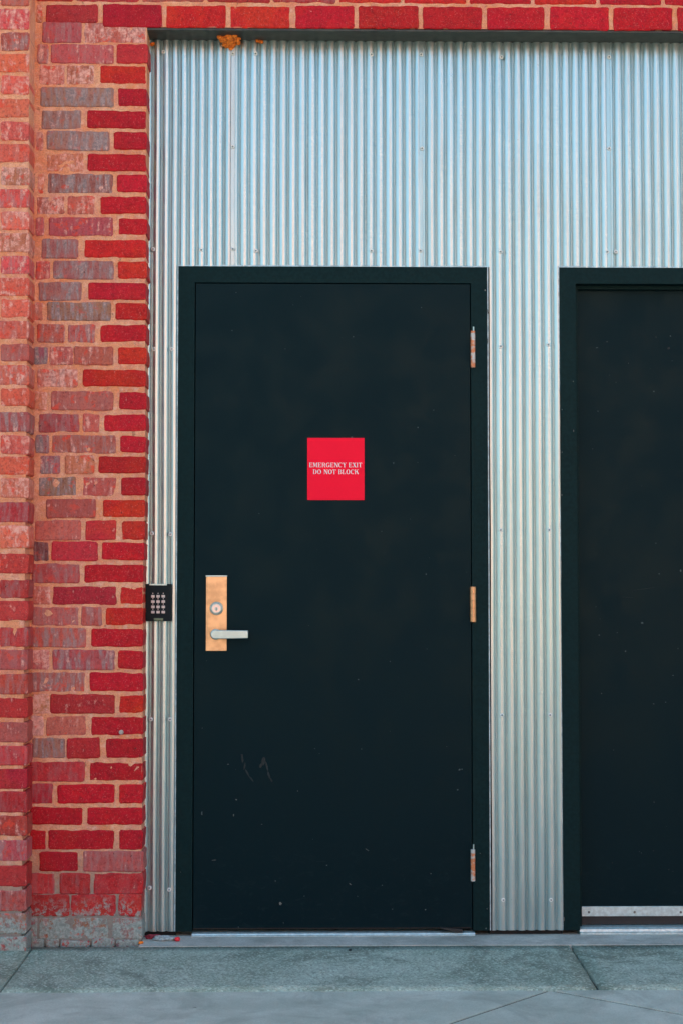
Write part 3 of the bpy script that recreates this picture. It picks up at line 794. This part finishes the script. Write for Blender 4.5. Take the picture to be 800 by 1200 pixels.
pts += [(ex, hz - .0145 * .86 + .0002), (ex, hz + .0145 * .94)]
prism(bm, pts, yl - .058, yl - .046)
build('lever_handle', bm, M_NICKEL, d1, bevel=.0028, seg=3)
# sweep and threshold
bm = bmesh.new()
pts3 = [(515, 1086.5), (520, 1086.5), (541, 1088.2), (541.5, 1091.8), (534, 1091.8), (518, 1088)]
prism(bm, [W(a, b, YF) for a, b in pts3], YF - 0.012, YF + .02)
box(bm, lx0, lx1, YF + .008, YF + 0.016, lz0 - .004, lz0 + .001)
build('rubber_sweep', bm, M_RUBBER, d1, label='loose black rubber sweep hanging out at the hinge side')
def threshold(x0, x1, yfr, h, parent):
    bm = bmesh.new(); z = ZT + .001
    pr = [(yfr, z), (yfr, z + h * .35), (yfr + .006, z + h * .45), (yfr + .008, z + h * .8), (yfr + .02, z + h), (yfr + .10, z + h), (yfr + .10, z)]
    a = [bm.verts.new((x0, p[0], p[1])) for p in pr]; b = [bm.verts.new((x1, p[0], p[1])) for p in pr]
    bm.faces.new(a); bm.faces.new(b[::-1])
    for i in range(len(pr)): k = (i + 1) % len(pr); bm.faces.new((a[i], b[i], b[k], a[k]))
    return build('threshold', bm, M_ALU, parent)
threshold(lx0 - .004, f1r - face * .9, YF - 0.012, 0.0125, d1)

# second door, opening inwards: set back in its frame
d2 = empty('service_door', (fx(830), 0, ZB), label='plain black door set back in its frame, cut by the right edge of the photo', cat='door')
bm = frame_mesh(f2l, f2r, face, YF, 0.13, 0.013, 0.024)
flecks(bm, [(658, 480, 1, 2, 0), (658, 530, 1, 2, 0), (657.8, 580, 1, 3, 0), (671.5, 505, 1, 3, 0), (671, 447, 1, 2, 0), (660, 1077, 2, 6, 0)], YF, 1)
build('frame', bm, [M_FRAME, M_CHIP], d2, bevel=0.0012)
e0, e1 = f2l + face + .004, f2r - face - .004
yl2 = 0.045
bm = bmesh.new(); box(bm, e0, e1, yl2, 0.09, WZ(1066, 740, yl2), FT - face - .004)
flecks(bm, [(717, 1011, 1.5, 1.5, 0), (765, 997, 2, 1.2, 0), (783, 1019, 2, 1.2, .4), (788, 1021, 1.5, 1, .4), (755, 690, 30, .5, .12), (735, 700, 16, .5, -.06), (768, 395, 1.5, 3, .3), (783, 408, 3, 3, .3)], yl2, 2)
build('leaf', bm, [M_DOOR, M_CHIP, M_SCUFF], d2, bevel=.0018)
za, zb_ = WZ(1073.5, 740, yl2 - .006), WZ(1062, 740, yl2 - .006)
bm = bmesh.new(); box(bm, e0 + .001, e1 - .001, yl2 - .009, yl2 - .0005, za, zb_)
kp = build('sweep_bar', bm, M_ALU, d2, bevel=.0012)
for px in (689.5, 743, 797, 850, 903, 956):
    sx_, sz_ = W(px, 1069, yl2 - .009); bm = bmesh.new(); cyl_y(bm, sx_, sz_, .0042, yl2 - .0088, yl2 - .0108, 14, r2=.003)
    build('screw', bm, M_CHIP, kp)
bm = bmesh.new(); box(bm, e0, e1, yl2 + .002, .08, WZ(1083, 740, yl2), WZ(1066, 740, yl2) + .003)
build('shaded_gap_fill', bm, M_RUBBER, d2)  # black block standing in for the shade in the gap under the leaf
threshold(f2l + face + .0005, f2r - face - .0005, YF + .004, 0.022, d2)
bm = bmesh.new(); box(bm, f1l, f2r, 0.125, .2, ZT - .01, FT); build('dark_room_backing', bm, M_DARK, cl)

# ------------------------------------------------------------------ red sign
def glyphs():
    G_ = {}
    def rect(a, b, c, d): return [(a, b), (c, b), (c, d), (a, d)]
    def arc(cx, cy, ro, ri, so, a0, a1, n=14):  # outer ellipse ro=(rx,ry), inner ri
        o = [(cx + ro[0] * math.cos(R(a0 + (a1 - a0) * i / n)), cy + ro[1] * math.sin(R(a0 + (a1 - a0) * i / n))) for i in range(n + 1)]
        q = [(cx + ri[0] * math.cos(R(a0 + (a1 - a0) * i / n)), cy + ri[1] * math.sin(R(a0 + (a1 - a0) * i / n))) for i in range(n + 1)]
        return [[o[i], o[i + 1], q[i + 1], q[i]] for i in range(n)]
    s, t = .145, .07                          # thick stem, thin stroke
    def stem(x, b=0.0, u=1.0): return rect(x, b, x + s, u)
    def serif(x, y): return rect(x - .07, y, x + s + .07, y + .055)
    G_['E'] = (.76, [stem(.1), rect(.03, 0, .66, t), rect(.03, 1 - t, .64, 1), rect(.27, .47, .48, .54), rect(.46, .38, .51, .63), rect(.61, 0, .68, .26), rect(.58, .76, .65, 1)])
    G_['L'] = (.72, [stem(.1), rect(.03, 0, .64, t), serif(.1, .945), rect(.58, 0, .65, .28)])
    G_['I'] = (.42, [stem(.12), serif(.12, 0), serif(.12, .945)])
    G_['T'] = (.76, [stem(.29), serif(.29, 0), rect(.04, 1 - t, .71, 1), rect(.03, .74, .09, 1), rect(.66, .74, .72, 1)])
    G_['N'] = (.86, [rect(.12, 0, .12 + t, 1), rect(.02, 0, .28, .055), rect(.02, .945, .2, 1), [(.1, 1), (.32, 1), (.78, 0), (.62, 0)], rect(.70, 0, .70 + t, 1), rect(.6, .945, .86, 1)])
    G_['M'] = (1.02, [rect(.11, 0, .11 + t, 1), rect(.02, 0, .27, .055), rect(.02, .945, .2, 1), [(.1, 1), (.3, 1), (.54, .1), (.42, .1)], [(.48, .1), (.42, .1), (.70, 1), (.78, 1)], rect(.74, 0, .74 + s, 1), rect(.66, 0, 1.0, .055), rect(.74, .945, 1.0, 1)])
    G_['X'] = (.82, [[(.08, 1), (.3, 1), (.76, 0), (.54, 0)], [(.62, 1), (.71, 1), (.2, 0), (.11, 0)], rect(.01, 0, .3, .055), rect(.46, 0, .82, .055), rect(.01, .945, .36, 1), rect(.52, .945, .8, 1)])
    G_['Y'] = (.80, [[(.06, 1), (.27, 1), (.48, .48), (.32, .48)], [(.64, 1), (.72, 1), (.46, .46), (.38, .46)], rect(.31, 0, .48, .5), rect(.23, 0, .56, .055), rect(0, .945, .34, 1), rect(.53, .945, .8, 1)])
    G_['O'] = (.88, arc(.43, .5, (.39, .515), (.21, .45), 0, 0, 360, 28))
    G_['D'] = (.86, [stem(.1), rect(.03, 0, .4, .06), rect(.03, .94, .4, 1)] + arc(.38, .5, (.40, .5), (.22, .44), 0, -90, 90, 16))
    G_['C'] = (.82, arc(.43, .5, (.39, .515), (.21, .45), 0, 50, 310, 24) + [rect(.66, .68, .72, 1)])
    G_['G'] = (.88, arc(.43, .5, (.39, .515), (.21, .45), 0, 50, 315, 24) + [rect(.66, .68, .72, 1), rect(.58, .04, .75, .45), rect(.5, .40, .83, .455)])
    G_['R'] = (.86, [stem(.1), serif(.1, 0), rect(.03, .94, .42, 1), rect(.2, .47, .42, .53)] + arc(.42, .735, (.29, .265), (.12, .205), 0, -90, 90, 12) + [[(.4, .5), (.56, .5), (.80, 0), (.60, 0)], rect(.6, 0, .86, .055)])
    G_['B'] = (.80, [stem(.1), rect(.03, 0, .42, .06), rect(.03, .94, .42, 1), rect(.2, .49, .42, .54)] + arc(.40, .755, (.28, .245), (.11, .19), 0, -90, 90, 12) + arc(.40, .27, (.34, .27), (.16, .21), 0, -90, 90, 12))
    G_['K'] = (.86, [stem(.1), serif(.1, 0), serif(.1, .945), [(.24, .38), (.24, .48), (.64, 1), (.74, 1)], [(.36, .6), (.50, .72), (.84, 0), (.62, 0)], rect(.55, 0, .88, .055), rect(.52, .945, .84, 1)])
    return G_
GL = glyphs()
def write(bm, text, x0, x1, z0, h, y):
    wd = sum(GL[c][0] if c != ' ' else .42 for c in text); k = (x1 - x0) / wd; x = x0
    for c in text:
        if c == ' ': x += .42 * k; continue
        w, polys = GL[c]
        for i, p in enumerate(polys): prism(bm, [(x + a * k, z0 + b * h) for a, b in p], y - .0007 - .00002 * i, y + .0005)
        x += w * k
sgn = empty('emergency_exit_sign', (WX(393, 550), yl, WZ(586, 393)), label='bright red square sign with small white capitals on the black door', cat='sign')
sx0, sz0 = W(360.2, 586, yl); sx1, sz1 = W(426.6, 513.3, yl)
bm = bmesh.new(); box(bm, sx0, sx1, yl - .0032, yl + .0002, sz0, sz1)
for i in range(22):
    for j in range(3):
        for k in range(2):
            if random.random() < .55 and not (i % 4 == 3):
                bx, bz = W(376 + i * 1.45 + (.5 if k else 0), 571.5 + j * 1.0, yl); cyl_y(bm, bx, bz, .0007, yl - .003, yl - .0037, 6)
build('sign_panel', bm, M_SIGN, sgn, bevel=.0008)
bm = bmesh.new()
write(bm, 'EMERGENCY EXIT', WX(362.3, 545, yl), WX(424.0, 545, yl), WZ(547.6, 393, yl), 5.3 * PX, yl - .0032)
write(bm, 'DO NOT BLOCK', WX(366.7, 553, yl), WX(420.0, 553, yl), WZ(555.6, 393, yl), 5.3 * PX, yl - .0032)
build('lettering', bm, M_WHITE, sgn)

# ------------------------------------------------------------------ keypad
yk0, yk1 = -AMP - .001, -0.036
kx0, kz0 = W(170.3, 728, yk1); kx1, kz1 = W(201, 684.3, yk1)
key = empty('access_keypad', ((kx0 + kx1) / 2, 0, kz0), label='small black entry keypad with twelve pale buttons between brick and door frame', cat='keypad')
bm = bmesh.new(); box(bm, kx0, kx1, yk1, yk0, kz0, kz1)
build('housing', bm, M_KEYBODY, key, bevel=.002)
a0, b0 = W(175.5, 686, yk1); a1, b1 = W(196, 684.6, yk1)
bm = bmesh.new(); box(bm, a0, a1, yk1 - .0015, yk1 + .008, b0, b1 + .0015); build('light_bar', bm, M_NICKEL, key, bevel=.0005)
for cx_ in (179.5, 185.6, 191.7):
    for cy_ in (698.7, 704.9, 711.1, 717.2):
        bx, bz = W(cx_, cy_, yk1); bm = bmesh.new()
        box(bm, bx - .0058, bx + .0058, yk1 - .0022, yk1 + .001, bz - .0046, bz + .0040)
        build('button', bm, M_KEY, key, bevel=.0012)
        bm = bmesh.new(); bx, bz = W(cx_, cy_ - 3.3, yk1); box(bm, bx - .0010, bx + .0010, yk1 - .0006, yk1 + .001, bz - .0022, bz + .0022)
        build('key_mark', bm, M_KEY, key)
a0, b0 = W(180.5, 727.3, yk1); a1, b1 = W(191.5, 724.3, yk1)
bm = bmesh.new(); box(bm, a0, a1, yk1 - .001, yk1 + .002, b0, b1); build('badge', bm, simple('keypad_badge', (0.10, 0.14, 0.09, 1), .4, .4), key, bevel=.0005)

# ------------------------------------------------------------------ foam, litter
def lump(name, px, py, y, rx, ry, rz, mat, sub=4, amp=.35, sc_=1.0, seed=0, **k):
    bm = bmesh.new(); bmesh.ops.create_icosphere(bm, subdivisions=sub, radius=1)
    cx, cz = W(px, py, y)
    for v in bm.verts:
        n_ = v.co.normalized(); f = 1 + amp * noise.noise(n_ * 1.6 * sc_ + Vector((seed, 0, 0))) + amp * .55 * noise.noise(n_ * 5 * sc_ + Vector((0, seed, 0))) + amp * .3 * noise.noise(n_ * 12)
        v.co = Vector((cx + n_.x * rx * f, y + n_.y * ry * f, cz + n_.z * rz * f))
    return build(name, bm, mat, None, smooth=True, **k)
def foam(name, px, py, blobs, **k):
    bm = bmesh.new()
    for (bx_, by_, r) in blobs:
        fy = -.012 - max(0, 48 - by_) * .0075; cx, cz = W(bx_, by_, fy); b = bmesh.ops.create_icosphere(bm, subdivisions=3, radius=1)
        sd_ = random.random() * 20
        for v in b['verts']:
            n_ = v.co.normalized(); f = r * PX * (1 + .3 * noise.noise(n_ * 2 + Vector((sd_, 0, 0))) + .22 * noise.noise(n_ * 6 + Vector((sd_, 0, 0))))
            v.co = Vector((cx + n_.x * f, fy + n_.y * f * .9, cz + n_.z * f))
    return build(name, bm, M_FOAM, None, smooth=True, **k)
foam('expanding_foam', 269, 48, [(269, 46.5, 7.5), (262, 44.5, 5.5), (277, 45, 5), (257.5, 43, 3.2), (266, 51, 5.5), (272, 52, 4.6), (279, 50, 3), (271, 56, 3), (269, 42.5, 5), (275, 42, 3.4)],
     label='lumpy bright orange foam blob under the lintel on the metal sheet', cat='foam')
foam('expanding_foam', 304, 49, [(301.5, 47.5, 1.8), (304, 48.6, 2), (307, 49.2, 1.9)], label='small flat orange foam smear right of the large foam blob', cat='foam')
foam('expanding_foam', 179, 52, [(178.5, 52, 2.2), (180, 51, 1.6)], label='tiny orange foam dab in the top left corner beside the brick', cat='foam')
def gl(px, py): # ground spot on the sill
    x, y = G(px, py, ZT + .006); return x, y
def bit(name, px, py, rx, ry, rz, mat, **k):
    x, y = G(px, py, ZT + .004); bm = bmesh.new(); bmesh.ops.create_icosphere(bm, subdivisions=3, radius=1)
    for v in bm.verts:
        n_ = v.co.normalized(); f = 1 + .45 * noise.noise(n_ * 1.8 + Vector((px, 0, 0))) + .2 * noise.noise(n_ * 5)
        v.co = Vector((x + n_.x * rx * f, y + n_.y * ry * f, ZT + .004 + rz * .7 + n_.z * rz * f))
    return build(name, bm, mat, None, smooth=True, **k)
M_STONE = simple('grey_mortar_lump', (0.33, 0.38, 0.38, 1), 0.9, 0, .3, .8, 120)
bit('plastic_fragment', 208, 1103, .009, .008, .008, M_REDBIT, label='small bright red plastic fragment at the foot of the door frame', cat='litter')
bit('plastic_fragment', 165.5, 1106, .008, .007, .005, M_FOAM, label='small orange fragment on the ground at the brick corner', cat='litter')
bit('mortar_rubble', 194, 1102, .036, .017, .009, M_STONE, label='low grey lump of mortar between brick corner and door frame', cat='rubble')
bit('brick_chip', 181, 1100, .030, .010, .008, simple('brick_chip_red', (0.30, .03, .05, 1), .8, 0, .4, .6, 100), label='dark red brick chips lying under the left metal strip', cat='rubble')
bit('pebble', 410, 1134 - 20, .005, .005, .003, M_RUBBER, label='tiny dark pebble on the concrete below the first door', cat='pebble')

# ------------------------------------------------------------------ building across the yard (seen only as a reflection in the steel)
def far_building():
    yb = -27.0; bx0, bx1, h = -2.4, 20.0, 10.6
    b = empty('pink_building', ((bx0 + bx1) / 2, yb, 0), label='sunlit salmon pink building across the yard, mirrored in the steel', cat='building')
    M_P = simple('salmon_stucco', (0.72, 0.34, 0.27, 1), .85, 0, .1, .2, 3)
    bm = bmesh.new(); box(bm, bx0, bx1, yb - 9, yb, -.3, h); build('wall', bm, M_P, b)
    bm = bmesh.new(); box(bm, bx0 - .15, bx1 + .15, yb - 9.15, yb + .15, h, h + .25); build('cornice', bm, simple('cream_cornice', (.6, .5, .4, 1), .8), b)
    for i in range(7):
        for z in (1.0, 4.4, 7.8):
            x = bx0 + 1.5 + i * 2.9
            bm = bmesh.new(); box(bm, x - .06, x + 1.26, yb + .002, yb + .06, z - .06, z + 1.66)
            f = build('window', bm, simple('window_frame', (.6, .55, .5, 1), .6), b)
            bm = bmesh.new(); box(bm, x, x + 1.2, yb + .05, yb + .065, z, z + 1.6); build('pane', bm, simple('window_glass', (.03, .05, .07, 1), .1), f)
far_building()
